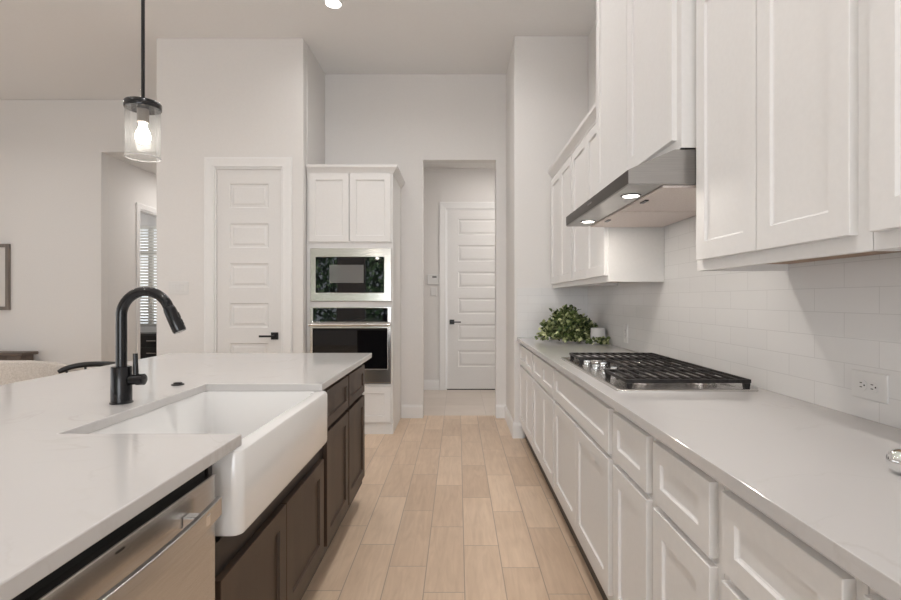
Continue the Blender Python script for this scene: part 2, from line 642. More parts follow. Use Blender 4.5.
# pantry block: front wall with door opening and side towards the recess
PD0, PD1, PDT = -2.235, -1.61, 2.475
mb = MB()
plate(mb, [-2.77, -1.42], [0, CEIL], [(PD0, PD1, -0.01, PDT)], YP, YP + .11, 'XZ')
struct('wall_pantry', mb, M['wall'], bevel=0.006)
struct('wall_recess', MB().box(-1.53, -1.415, YP + .111, YB + .12, 0, CEIL), M['wall'])
struct('wall_pantry_side', MB().box(-2.77, -2.66, YP + .111, 9.2, 0, CEIL), M['wall'])
mb = MB()
plate(mb, [XL, -2.771], [0, CEIL], [(XH, -2.7, -0.01, 3.03)], YD, YD + .12, 'XZ')
struct('wall_dining', mb, M['wall'], bevel=0.006)
BD0, BD1 = 6.72, 7.55
mb = MB()
plate(mb, [YD + .12, 9.2], [0, 3.03], [(BD0, BD1, -0.01, 2.475)], XH - .13, XH, 'YZ')
struct('wall_passage', mb, M['wall'])
WX0, WX1, WZ0, WZ1 = -5.86, -4.76, 0.80, 2.53
mb = MB()
plate(mb, [XL, -2.66], [0, 3.03], [(WX0, WX1, WZ0, WZ1)], 8.6, 8.72, 'XZ')
struct('wall_bedroom', mb, M['wall'])
mb = MB()
plate(mb, [-1.9, 2.2], [0, 3.09], [(-0.172, 0.747, -0.01, 2.53)], 6.97, 7.09, 'XZ')
struct('wall_hall', mb, M['wall'])
struct('wall_hall_left', MB().box(-1.53, -1.42, YB + .121, 6.97, 0, 3.09), M['wall'])
struct('wall_hall_right', MB().box(1.9, 2.0, YB + .121, 6.97, 0, 3.09), M['wall'])
struct('wall_left', MB().box(XL - .12, XL, YREAR, 9.2, 0, CEIL), M['wall'])
REAR_WIN = [(-4.15, -3.3), (-2.62, -1.85)]
mb = MB()
plate(mb, [XL, XR + .14], [0, CEIL], [(a, b, 0.55, 2.55) for a, b in REAR_WIN], YREAR - .12, YREAR, 'XZ')
struct('wall_rear', mb, M['wall'])

# backsplash tiles
struct('wall_tile_long', MB().box(XR - .008, XR - .0005, -0.3, YRET - .0005, CT + .0004, 1.86), M['subway_y'])
struct('wall_tile_end', MB().box(0.535, XR - .0085, YRET - .008, YRET - .0005, CT + .0004, 1.364), M['subway_x'])

# baseboards
BBP = [(0, 0), (0.016, 0), (0.016, 0.118), (0.012, 0.128), (0.009, 0.14), (0, 0.14)]


def baseboard(name, path):
    struct(name, MB().sweep(BBP, path), M['trim'])


baseboard('baseboard_return', [(XRET - .0005, YB - .017), (XRET - .0005, YRET - .0005), (0.596, YRET - .0005)])
baseboard('baseboard_back_left', [(-0.60, YB), (-0.372, YB)])
baseboard('baseboard_back_right', [(0.404, YB), (XRET - .001, YB)])
baseboard('baseboard_hall', [(-1.41, 6.969), (-0.262, 6.969)])
baseboard('baseboard_dining', [(XL, YD - .0005), (XH, YD - .0005)])
baseboard('baseboard_pantry', [(-2.77, YP - .0005), (-2.325, YP - .0005)])

# ------------------------------------------------------------------ doors of the setting
CAS = [(0, 0), (0.086, 0), (0.086, 0.016), (0.07, 0.019), (0.02, 0.012), (0.006, 0.014), (0, 0.012)]


def casing(F, u0, u1, vt, w0=0.0, wd=0.088):
    mb = MB()

    def P(u, v, w):
        return F(u, v, w0 + w)
    loops = []
    prof = [(0, 0.0005), (wd, 0.0005), (wd, 0.017), (wd - .014, 0.020), (0.02, 0.013), (0.004, 0.013), (0, 0.010)]
    for (u, v, su, sv) in ((u0, 0, -1, 0), (u0, vt, -1, 1), (u1, vt, 1, 1), (u1, 0, 1, 0)):
        loops.append([P(u + su * o, v + sv * o, w) for o, w in prof])
    mb.rings(loops)
    return mb


def jamb(F, u0, u1, vt, depth, th=0.016):
    mb = MB()
    for a, b, c, d in ((u0, u0 + th, 0, vt), (u1 - th, u1, 0, vt), (u0 + th, u1 - th, vt - th, vt)):
        mb.rings([[F(a, c, 0), F(b, c, 0), F(b, d, 0), F(a, d, 0)], [F(a, c, -depth), F(b, c, -depth), F(b, d, -depth), F(a, d, -depth)]])
    return mb


def lever_handle(F, u, v, direction, parent, w0=0.0):
    def bx(mb, ua, ub, va, vb, wa, wb):
        mb.rings([[F(ua, va, wa), F(ub, va, wa), F(ub, vb, wa), F(ua, vb, wa)], [F(ua, va, wb), F(ub, va, wb), F(ub, vb, wb), F(ua, vb, wb)]])
    mb = MB()
    bx(mb, u - .033, u + .033, v - .033, v + .033, w0, w0 + .012)
    bx(mb, u - .010, u + .010, v - .010, v + .010, w0 + .012, w0 + .055)
    e = u + direction * 0.125
    s = u - direction * 0.010
    bx(mb, min(s, e), max(s, e), v - .009, v + .009, w0 + .045, w0 + .060)
    o = mb.build('handle', M['black_paint'], parent, 0.002)
    o['label'] = 'square black lever handle'


def six_panels(v0, top):
    return [(top - .13 - .225 - k * .367, top - .13 - k * .367) for k in range(5, -1, -1)]


F = facing('-Y', YP)
d = panel_door(facing('-Y', YP + .045), PD0 + .018, PD1 - .018, 0.012, PDT - .018, 0.035, six_panels(0.012, PDT - .018), 0.115)
d1 = d.build('door_1', M['door_paint'])
tag(d1, 'white six-panel pantry door behind the island, black lever on its right', None, kind='structure')
casing(F, PD0, PD1, PDT).build('casing', M['trim'], d1)
jamb(F, PD0, PD1, PDT, 0.10).build('jamb', M['trim'], d1)
lever_handle(facing('-Y', YP + .01), PD1 - .075, 0.925, -1, d1)

F = facing('-Y', 6.97)
d = panel_door(facing('-Y', 7.01), -0.154, 0.729, 0.014, 2.512, 0.035, six_panels(0.02, 2.512), 0.155)
d2 = d.build('door_2', M['door_paint'])
tag(d2, 'white six-panel door at the end of the short hall, black lever on its left', None, kind='structure')
casing(F, -0.172, 0.747, 2.53).build('casing', M['trim'], d2)
jamb(F, -0.172, 0.747, 2.53, 0.10).build('jamb', M['trim'], d2)
MB().box(-0.155, 0.73, 6.975, 7.06, 0, 0.0135).build('threshold', M['black'], d2)
lever_handle(facing('-Y', 6.975), -0.154 + .07, 0.947, 1, d2)

# cased opening into the bedroom
F = facing('+X', XH)
o = casing(F, BD0, BD1, 2.475, wd=0.075).build('trim_1', M['trim'])
tag(o, 'white casing of the doorway left of the pantry wall', None, kind='structure')
jamb(F, BD0, BD1, 2.475, 0.13).build('trim_2', M['trim'])
tag(bpy.data.objects['trim_2'], 'white jamb of the doorway left of the pantry wall', None, kind='structure')

# bedroom window with blinds
w = MB()
for a, b, c, e in ((WX0, WX1, WZ0, WZ0 + .05), (WX0, WX1, WZ1 - .05, WZ1), (WX0, WX0 + .05, WZ0 + .05, WZ1 - .05), (WX1 - .05, WX1, WZ0 + .05, WZ1 - .05),
                   ((WX0 + WX1) / 2 - .03, (WX0 + WX1) / 2 + .03, WZ0 + .05, WZ1 - .05), (WX0 + .05, WX1 - .05, 2.04, 2.09)):
    w.box(a, b, 8.62, 8.68, c, e)
w1 = w.build('window_1', M['frame_wood'])
tag(w1, 'bedroom window with white blinds seen through the far doorway', None, kind='structure')
MB().box(WX0 + .02, WX1 - .02, 8.655, 8.66, WZ0 + .02, WZ1 - .02).build('pane', M['glass'], w1)
bl = MB()
for k in range(34):
    z = WZ0 + .03 + k * 0.05
    bl.prism([(8.598, z + .021), (8.616, z - .021), (8.618, z - .020), (8.600, z + .022)], 'X', WX0 + .01, WX1 - .01)
bl.box(WX0 + .01, WX1 - .01, 8.59, 8.64, WZ1 - .05, WZ1 - .005)
ob = tag(bl.build('window_blind', M['blind']), 'white slatted blind hanging in the bedroom window through the far doorway', 'blind')

# rear windows (behind the camera; they mirror in the oven glass)
for n, (a, b) in enumerate(REAR_WIN):
    w = MB()
    for p, q, c, e in ((a, b, .55, .6), (a, b, 2.5, 2.55), (a, a + .05, .6, 2.5), (b - .05, b, .6, 2.5)):
        w.box(p, q, YREAR - .1, YREAR - .02, c, e)
    wo = w.build('window_%d' % (n + 2), M['trim'])
    tag(wo, ('rear window mirrored at the left in the microwave glass', 'rear window mirrored at the right in the microwave glass')[n], None, kind='structure')
    MB().box(a + .02, b - .02, YREAR - .065, YREAR - .06, .57, 2.53).build('pane', M['glass'], wo)

# ------------------------------------------------------------------ outdoors behind the camera
g = MB().box(-16, 8, -18, YREAR - .35, -.3, -.15).build('ground', M['ground'])
tag(g, 'concrete patio outside the rear windows', None, kind='structure')
lv = MB()
for k in range(5200):
    x = random.uniform(-6.2, -0.6)
    z = random.uniform(0.0, 4.4)
    y = -8.2 + random.uniform(-.6, .6) + 0.4 * math.sin(x * 2.1)
    r = random.uniform(.06, .13)
    n = Vector((random.gauss(0, .6), 1, random.gauss(0, .6))).normalized()
    u = n.orthogonal().normalized()
    u.rotate(Matrix.Rotation(random.uniform(0, 6.28), 3, n))
    v = n.cross(u)
    c = Vector((x, y, z))
    lv.face([lv.bm.verts.new(c + u * r * p + v * r * q * .6) for p, q in ((-1, 0), (-.3, .8), (.5, .7), (1, 0), (.5, -.7), (-.3, -.8))])
o = lv.build('foliage', M['tree_leaf'])
tag(o, 'green garden foliage mirrored in the oven and microwave glass', 'foliage', kind='stuff')

# ------------------------------------------------------------------ right-hand base cabinets
XF = 0.575          # face frame
FR = facing('-X', XF)


def base_cabinet(y0, y1, fronts, label, doors=None):
    """fronts: list of (ya, yb) columns; each column a drawer over a door unless doors is given."""
    root = thing('base_cabinet', ((XF + XR) / 2, (y0 + y1) / 2, 0), label, 'cabinet')
    g = 0.0006
    b = MB()
    b.box(XF, XR - .01, y0 + g, y1 - g, 0.11, CB - .0005)
    b.build('body', M['cabinet'], root, 0.001)
    MB().box(XF + .035, XR - .02, y0 + g, y1 - g, 0.0, 0.11).build('toe_kick', M['toe'], root)
    return root


def add_drawer(root, ya, yb, z0=0.688, z1=0.856, F=FR, m='cabinet', t=0.02, rail=0.05):
    return shaker(F, ya, yb, z0, z1, t, rail).build('drawer', M[m], root)


def add_door(root, ya, yb, z0=0.165, z1=0.668, F=FR, m='cabinet', t=0.02, rail=0.062):
    return shaker(F, ya, yb, z0, z1, t, rail).build('door', M[m], root)


spec = [
    (-0.42, -0.05, [(-.405, -.065)], 'white base cabinet nearest the camera end of the long worktop'),
    (-0.05, 0.325, [(-.035, .31)], 'white base cabinet second from the near end of the long worktop'),
    (0.325, 0.70, [(.34, .685)], 'white base cabinet third from the near end of the long worktop'),
    (0.70, 1.08, [(.722, 1.055)], 'white drawer-over-door base cabinet in the bottom right corner'),
    (1.08, 1.45, [(1.105, 1.425)], 'white narrow base cabinet below the countertop, second right of the cooktop'),
    (1.45, 1.82, [(1.475, 1.793)], 'white narrow base cabinet directly right of the wide cooktop cabinet'),
]
for y0, y1, cols, lab in spec:
    r = base_cabinet(y0, y1, cols, lab)
    for a, b in cols:
        add_drawer(r, a, b)
        add_door(r, a, b)
r = base_cabinet(1.82, 2.90, [], 'wide white base cabinet with two doors under the gas cooktop')
add_drawer(r, 1.848, 2.882, rail=0.055)
add_door(r, 1.848, 2.363)
add_door(r, 2.367, 2.882)
for y0, y1, lab in ((2.90, 3.72, 'white two-door base cabinet just beyond the cooktop cabinet'),
                    (3.72, YRET - .012, 'white two-door base cabinet at the far end against the return wall')):
    r = base_cabinet(y0, y1, [], lab)
    mid = (y0 + y1) / 2
    for a, b in ((y0 + .02, mid - .003), (mid + .003, y1 - .02)):
        add_drawer(r, a, b, rail=0.045)
        add_door(r, a, b, rail=0.055)

o = MB().box(0.5355, XR - .0008, -0.45, YRET - .0008, CB, CT).build('countertop', M['quartz'], None, 0.0015)
tag(o, 'long white quartz countertop along the tiled wall under the cooktop', 'countertop')

# ------------------------------------------------------------------ right-hand wall cabinets
XU = 0.86           # face frame of wall cabinets, doors stand 2 cm in front
FU = facing('-X', XU)
CROWN = [(0, 0), (0.008, 0), (0.012, 0.012), (0.028, 0.035), (0.043, 0.052), (0.046, 0.075), (0, 0.075)]


def wall_cabinet(x0, y0, y1, z0, z1, label, doors, zd0, zd1, skirt=0.028, group=None):
    root = thing('wall_cabinet', ((x0 + XR) / 2, (y0 + y1) / 2, z0), label, 'cabinet', group)
    g = 0.0006
    b = MB()
    b.box(x0, XR - .009, y0 + g, y1 - g, z0 + skirt, z1)
    b.box(x0, x0 + .02, y0 + g, y1 - g, z0, z0 + skirt)
    b.box(x0 + .02, XR - .009, y0 + g, y0 + .019, z0, z0 + skirt)
    b.box(x0 + .02, XR - .009, y1 - .019, y1 - g, z0, z0 + skirt)
    b.build('body', M['cabinet'], root)
    bp = MB().box(x0 + .021, XR - .01, y0 + .02, y1 - .02, z0 + skirt - .004, z0 + skirt - .0002).build('underside', M['raw_wood'], root)
    bp['label'] = 'bare brown wood underside'
    F = facing('-X', x0)
    for a, c in doors:
        shaker(F, a, c, zd0, zd1, 0.02, 0.06).build('door', M['cabinet'], root)
    return root


UZ0, UZ1 = 1.362, 2.37
wall_cabinet(XU, 3.70, YRET - .012, UZ0, UZ1, 'white two-door wall cabinet at the far end above the plant', [(3.72, 4.115), (4.12, 4.52)], 1.398, 2.335)
wall_cabinet(XU, 2.852, 3.70, UZ0, UZ1, 'white two-door wall cabinet just beyond the range hood', [(2.87, 3.272), (3.277, 3.68)], 1.398, 2.335)
o = MB().sweep([(p, z + 2.355) for p, z in CROWN], [(XU - .0005, YRET - .013), (XU - .0005, 2.853)]).build('crown_molding', M['cabinet'])
tag(o, 'white crown molding along the top of the far wall cabinets', 'molding')
wall_cabinet(0.805, 1.80, 2.85, 1.807, 3.05, 'tall white two-door cabinet directly above the stainless range hood', [(1.838, 2.322), (2.327, 2.838)], 1.845, 3.02, skirt=0.0)
wall_cabinet(XU, 1.036, 1.799, UZ0, UZ1, 'white two-door wall cabinet between the range hood and the photo edge', [(1.074, 1.408), (1.413, 1.765)], 1.398, 2.335)
wall_cabinet(XU, 0.27, 1.034, UZ0, UZ1, 'white wall cabinet cut by the right photo edge above the outlet', [(0.29, 0.65), (0.655, 1.022)], 1.398, 2.335)
o = MB().sweep([(p, z + 2.355) for p, z in CROWN], [(XU - .0005, 1.798), (XU - .0005, 0.28)]).build('crown_molding', M['cabinet'])
tag(o, 'white crown molding on the near wall cabinets above the picture', 'molding')

# ------------------------------------------------------------------ range hood
HY0, HY1 = 1.808, 2.845
hood = thing('range_hood', (0.9, 2.33, 1.675), 'stainless under-cabinet range hood with two round lights above the cooktop', 'range hood')
hb = MB().prism([(0.616, 1.678), (0.616, 1.730), (0.785, 1.803), (XR - .0095, 1.803), (XR - .0095, 1.678)], 'Y', HY0, HY1)
hb.build('canopy', M['steel_dark'], hood, 0.0015)
MB().box(0.6146, 0.6158, HY0, HY1, 1.679, 1.729).build('front_strip', M['hood_strip'], hood)
MB().box(0.618, 0.738, HY0 + .004, HY1 - .004, 1.6745, 1.6779).build('light_panel', M['steel_dark'], hood)
ymid = (HY0 + HY1) / 2
for a, b in ((HY0 + .02, ymid - .007), (ymid + .007, HY1 - .02)):
    f = MB().box(0.748, XR - .03, a, b, 1.668, 1.6779).build('filter', M['filter'], hood, 0.002)
    f['label'] = 'aluminium grease filter with pinkish reflected light in its colour'
    MB().box(0.765, 0.780, (a + b) / 2 - .03, (a + b) / 2 + .03, 1.663, 1.6678).build('latch', M['black'], f)
for y in (1.995, 2.653):
    lr = MB().lathe((0.69, y, 1.671), [(0.031, 0.0005), (0.039, 0.001), (0.041, 0.0034), (0.031, 0.0034)], 28, cap0=False, cap1=False).build('lamp_ring', M['black'], hood, smooth=True)
    MB().cyl((0.69, y, 1.6708), 0.0308, 0.0035, 28).build('lens', M['lens'], lr)
    area('hood_lamp', (0.69, y, 1.6695), (0, 0, 0), 0.055, 0.055, 1.8, (1, 0.93, 0.84), 'DISK')
bd = MB()
for k in range(6):
    bd.box(0.6138, 0.6146, 2.30 + k * .012, 2.308 + k * .012, 1.703, 1.711)
bd.build('badge', M['chrome'], hood)

# ------------------------------------------------------------------ island
XI0, XI1, YI0, YI1 = -1.845, -0.566, 0.20, 3.23
SX0, SY0, SY1 = -1.03, 1.288, 2.045
mb = MB()
plate(mb, [XI0, XI1], [YI0, YI1], [(SX0, XI1 + .01, SY0, SY1)], CB, CT, 'XY')
o = mb.build('countertop', M['quartz'], None, 0.003)
tag(o, 'white quartz island countertop cut around the farmhouse sink', 'countertop')

XIF = -0.60
FI = facing('+X', XIF)
XIB = -1.22


def island_cabinet(y0, y1, label, top=CB - .0005):
    root = thing('island_cabinet', ((XIF + XIB) / 2, (y0 + y1) / 2, 0), label, 'cabinet')
    return root


def island_body(root, y0, y1, ztop=CB - .0005):
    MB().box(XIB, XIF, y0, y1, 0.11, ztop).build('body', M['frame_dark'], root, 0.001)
    MB().box(XIB, XIF - .075, y0, y1, 0, 0.11).build('toe_kick', M['black_paint'], root)


r = island_cabinet(2.19, 3.13, 'dark-stained island cabinet at the far end with two drawers over two doors')
island_body(r, 2.191, 3.13)
for a, b in ((2.215, 2.648), (2.666, 3.105)):
    add_drawer(r, a, b, F=FI, m='dark_wood', rail=0.045)
    add_door(r, a, b, F=FI, m='dark_wood', rail=0.058)
r = island_cabinet(1.20, 2.19, 'dark-stained island cabinet with two doors under the farmhouse sink')
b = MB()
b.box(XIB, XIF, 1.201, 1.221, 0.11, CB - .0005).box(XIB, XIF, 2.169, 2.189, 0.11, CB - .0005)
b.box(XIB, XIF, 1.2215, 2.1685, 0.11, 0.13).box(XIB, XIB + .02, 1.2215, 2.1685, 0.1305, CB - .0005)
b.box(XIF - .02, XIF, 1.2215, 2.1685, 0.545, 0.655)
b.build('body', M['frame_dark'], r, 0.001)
MB().box(XIB, XIF - .075, 1.201, 2.189, 0, 0.1095).build('toe_kick', M['black_paint'], r)
add_door(r, 1.224, 1.690, 0.165, 0.57, F=FI, m='dark_wood')
add_door(r, 1.695, 2.164, 0.165, 0.57, F=FI, m='dark_wood')
r = island_cabinet(0.24, 0.58, 'dark-stained island cabinet left of the dishwasher')
island_body(r, 0.24, 0.583)
add_drawer(r, 0.26, 0.565, F=FI, m='dark_wood')
add_door(r, 0.26, 0.565, F=FI, m='dark_wood')
o = MB().box(XIB - .022, XIB - .001, 0.24, 3.13, 0, CB - .0005).build('island_back_panel', M['dark_wood'])
tag(o, 'dark-stained back panel of the island on the seating side', 'panel')

# dishwasher
dw = thing('dishwasher', (-0.9, 0.89, 0), 'stainless dishwasher under the island countertop beside the sink', 'dishwasher')
DY0, DY1 = 0.592, 1.192
MB().box(XIB, XIF - .002, DY0 + .004, DY1 - .004, 0.02, CB - .004).build('tub', M['cavity'], dw)
dp = MB().box(XIF - .001, -0.578, DY0, DY1, 0.12, 0.845).build('door', M['steel'], dw, 0.003)
MB().box(XIF - .05, XIF - .04, DY0, DY1, 0.0, 0.10).build('toe_kick', M['black_paint'], dw)
hp = []
n = 16
hbm = MB()
outer, inner = [], []
for k in range(n + 1):
    t = k / n
    y = 0.64 + t * 0.50
    bow = 0.040 + 0.014 * (1 - (2 * t - 1) ** 2)
    outer.append((-0.578 + bow, y))
    inner.append((-0.578 + bow - .012, y))
hbm.prism(outer + inner[::-1], 'Z', 0.770, 0.812)
hd = hbm.build('handle', M['steel'], dp, 0.002)
for y in (0.71, 1.06):
    br = MB().box(-0.5779, -0.530, y - .014, y + .014, 0.778, 0.803)
    br.build('bracket', M['chrome'], dp, 0.003)
MB().box(-0.5779, -0.577, 0.845, 0.866, 0.829, 0.833).build('badge', M['black'], dp)

# farmhouse sink


def rrect(x0, x1, y0, y1, r, z, n=6):
    pts = []
    for cx, cy, a0 in ((x1 - r, y1 - r, 0), (x0 + r, y1 - r, 90), (x0 + r, y0 + r, 180), (x1 - r, y0 + r, 270)):
        for k in range(n + 1):
            a = math.radians(a0 + 90 * k / n)
            pts.append((cx + r * math.cos(a), cy + r * math.sin(a), z))
    return pts


sk = MB()
ax0, ax1, ay0, ay1 = -1.065, -0.537, 1.238, 2.078
zt, zb = CB - .0006, 0.668
lo = [rrect(ax0 + .012, ax1 - .012, ay0 + .012, ay1 - .012, .02, zb),
      rrect(ax0 + .004, ax1 - .004, ay0 + .004, ay1 - .004, .024, zb + .004),
      rrect(ax0, ax1, ay0, ay1, .026, zb + .014),
      rrect(ax0, ax1, ay0, ay1, .026, zt - .014),
      rrect(ax0 + .004, ax1 - .004, ay0 + .004, ay1 - .004, .024, zt - .004),
      rrect(ax0 + .012, ax1 - .012, ay0 + .012, ay1 - .012, .02, zt),
      rrect(SX0 - .004, ax1 - .042, SY0 - .004, SY1 + .004, .03, zt),
      rrect(SX0 - .001, ax1 - .047, SY0, SY1, .03, zt - .006),
      rrect(SX0 + .004, ax1 - .052, SY0 + .005, SY1 - .005, .035, zb + .05),
      rrect(SX0 + .02, ax1 - .068, SY0 + .02, SY1 - .02, .035, zb + .028),
      rrect(SX0 + .05, ax1 - .095, SY0 + .05, SY1 - .05, .03, zb + .022)]
sk.rings(lo)
sink = sk.build('farmhouse_sink', M['porcelain'], None, smooth=True)
tag(sink, 'white fireclay apron-front farmhouse sink set into the island', 'sink')
MB().lathe((-0.80, 1.66, zb + .0222), [(0.045, 0), (0.043, .003), (0.02, .001)], 24).build('drain', M['chrome'], sink, smooth=True)

# faucet
FX, FY = -1.122, 1.667
fa = thing('faucet', (FX, FY, CT), 'matte black gooseneck kitchen faucet with pull-down spray on the island', 'faucet')
MB().lathe((FX, FY, CT + .0003), [(0.034, 0), (0.034, .004), (0.031, .006), (0.031, .118), (0.029, .122), (0.018, .123)], 32).build('base', M['black'], fa, smooth=True)
pts = [(FX, FY, CT + .1235), (FX, FY, CT + .16), (FX, FY, 1.20)]
ra = 0.081
for k in range(1, 23):
    a = math.radians(180 - k * 7.2)
    pts.append((FX + ra + ra * math.cos(a), FY, 1.206 + ra * math.sin(a)))
tl = Vector(pts[-1])
dr = (Vector(pts[-1]) - Vector(pts[-2])).normalized()
MB().tube(pts, [0.0165] + [0.0165] * (len(pts) - 1), 20).build('spout', M['black'], fa, smooth=True)
MB().tube([tl + dr * .0005, tl + dr * .006, tl + dr * .012, tl + dr * .05, tl + dr * .086, tl + dr * .092],
          [0.0165, 0.0185, 0.0195, 0.0205, 0.0210, 0.019], 24).build('spray_head', M['black'], fa, smooth=True)
sb = MB()
c = tl + dr * .04 + Vector((dr.z, 0, -dr.x)) * -0.021
perp = Vector((-dr.z, 0, dr.x))
if perp.x < 0:
    perp = -perp
c = tl + dr * .03 + perp * .0165
sb.tube([c, c + dr * .018], 0.007, 10)
sb.tube([c + dr * .026, c + dr * .044], 0.007, 10)
sb.build('spray_button', M['black_paint'], fa, smooth=True)
lv = MB().tube([(FX + .0305, FY, CT + .078), (FX + .052, FY, CT + .078)], 0.017, 18).build('lever_hub', M['black'], fa, smooth=True)
lb = MB().tube([(FX + .0525, FY, CT + .078), (FX + .075, FY, CT + .079), (FX + .078, FY, CT + .079)], [.019, .019, .015], 18)
lb.tube([(FX + .048, FY + .0, CT + .096), (FX + .046, FY, CT + .165)], [.0085, .007], 12)
lb.build('lever', M['black'], fa, smooth=True)
o = MB().lathe((-1.132, 2.02, CT + .0003), [(0.024, 0), (0.024, .004), (0.017, .006), (0.015, .010), (0.012, .011)], 24).build('air_switch_button', M['black'], None, smooth=True)
tag(o, 'small black round air switch button on the island behind the sink', 'button')

# ------------------------------------------------------------------ tall oven cabinet
TX0, TX1, TY0 = -1.413, -0.608, 4.68
FT = facing('-Y', TY0)
SC = TY0 / 500.0


def tz(y):
    return CAM_H + (299.5 - y) * SC


def tx(x):
    return (x - 458.0) * SC


tc_ = thing('oven_cabinet', ((TX0 + TX1) / 2, 5.0, 0), 'tall white cabinet holding the microwave and wall oven', 'cabinet')
b = MB()
Zm1, Zm0 = tz(248.5), tz(301.3)
Zo1, Zo0 = tz(306.8), tz(383.5)
b.box(TX0 + .001, TX0 + .030, TY0, YB - .001, 0.09, 2.45).box(TX1 - .030, TX1, TY0, YB - .001, 0.09, 2.45)
xa, xb = TX0 + .0302, TX1 - .0302
b.box(xa, xb, TY0, YB - .002, Zm1 + .001, 2.45)
b.box(xa, xb, TY0, YB - .002, Zo1 + .001, Zm0 - .001)
b.box(xa, xb, TY0, YB - .002, 0.09, Zo0 - .001)
b.box(xa, xb, YB - .02, YB - .002, Zo0, Zo1).box(xa, xb, YB - .02, YB - .002, Zm0, Zm1)
b.build('body', M['cabinet'], tc_, 0.001)
MB().sweep([(0, 0), (0.012, 0), (0.012, 0.085), (0.004, 0.092), (0, 0.092)], [(TX0 + .002, TY0 + .012), (TX1 - .012, TY0 + .012), (TX1 - .012, YB - .002)]).build('base_trim', M['cabinet'], tc_)
MB().sweep([(p * .95, z + 2.438) for p, z in CROWN], [(TX0 + .001, TY0), (TX1, TY0), (TX1, YB - .001)]).build('crown', M['cabinet'], tc_)
for a, c in ((309.5, 349.3), (350.3, 391.0)):
    shaker(FT, tx(a), tx(c), tz(242), tz(174), 0.02, 0.058).build('door', M['cabinet'], tc_)
shaker(FT, tx(309.5), tx(391), tz(422), tz(386.5), 0.02, 0.06).build('drawer', M['cabinet'], tc_)

mw = thing('microwave', (-1.01, TY0, Zm0), 'built-in stainless microwave above the wall oven', 'microwave')
m0, m1 = tx(311), tx(391.5)
gx0, gx1, gz0, gz1 = tx(316.3), tx(384.5), tz(292.8), tz(257.2)
MB().box(m0 + .03, m1 - .03, TY0 - .0005, TY0 + .42, Zm0 + .02, Zm1 - .02).build('case', M['cavity'], mw)
mb = MB()
plate(mb, [m0, m1], [Zm0 + .001, Zm1 - .001], [(gx0, gx1, gz0, gz1)], TY0 - .024, TY0 - .001, 'XZ')
mb.build('trim_frame', M['steel_bright'], mw, 0.003)
gl = MB().box(gx0 + .0005, gx1 - .0005, TY0 - .020, TY0 - .001, gz0 + .0005, gz1 - .0005).build('door', M['glass_black'], mw)
MB().box(tx(330), tx(364), TY0 - .0212, TY0 - .0202, tz(283), tz(265)).build('viewing_window', M['glass_gray'], gl)
rl = MB()
rl.box(gx0 + .01, gx1 - .01, TY0 - .0212, TY0 - .0202, gz0 + .012, gz0 + .016)

ov = thing('wall_oven', (-1.01, TY0, Zo0), 'stainless wall oven with black glass door below the microwave', 'oven')
o0, o1 = tx(311), tx(391.5)
MB().box(o0 + .03, o1 - .03, TY0 - .0005, TY0 + .55, Zo0 + .02, Zo1 - .02).build('case', M['cavity'], ov)
mb = MB()
plate(mb, [o0, o1], [tz(322.3), Zo1 - .001], [(tx(313.7), tx(388), tz(321.8), tz(308))], TY0 - .024, TY0 - .001, 'XZ')
mb.build('panel_frame', M['steel_bright'], ov, 0.002)
cp = MB().box(tx(313.7) + .0005, tx(388) - .0005, TY0 - .022, TY0 - .001, tz(321.8) + .0005, tz(308) - .0005).build('control_panel', M['glass_black'], ov)
mb = MB()
plate(mb, [o0, o1], [Zo0 + .012, tz(322.6)], [(tx(313.7), tx(388), tz(368.5), tz(328))], TY0 - .034, TY0 - .001, 'XZ')
dr_ = mb.build('door', M['steel_bright'], ov, 0.003)
MB().box(tx(313.7) + .0005, tx(388) - .0005, TY0 - .032, TY0 - .001, tz(368.5) + .0005, tz(328) - .0005).build('door_glass', M['glass_black'], dr_)
hm = MB()
hm.tube([(o0 + .004, TY0 - .078, tz(324.5)), (o1 - .004, TY0 - .078, tz(324.5))], 0.0155, 16)
hm.build('handle', M['steel_bright'], dr_, smooth=True)
for x in (o0 + .03, o1 - .03):
    hm = MB().tube([(x, TY0 - .0345, tz(324.5)), (x, TY0 - .066, tz(324.5))], 0.010, 12)
    hm.build('handle_post', M['steel'], dr_, smooth=True)
MB().box(o0 + .005, o1 - .005, TY0 - .012, TY0 - .001, Zo0 + .0005, Zo0 + .0115).build('vent', M['black'], ov)

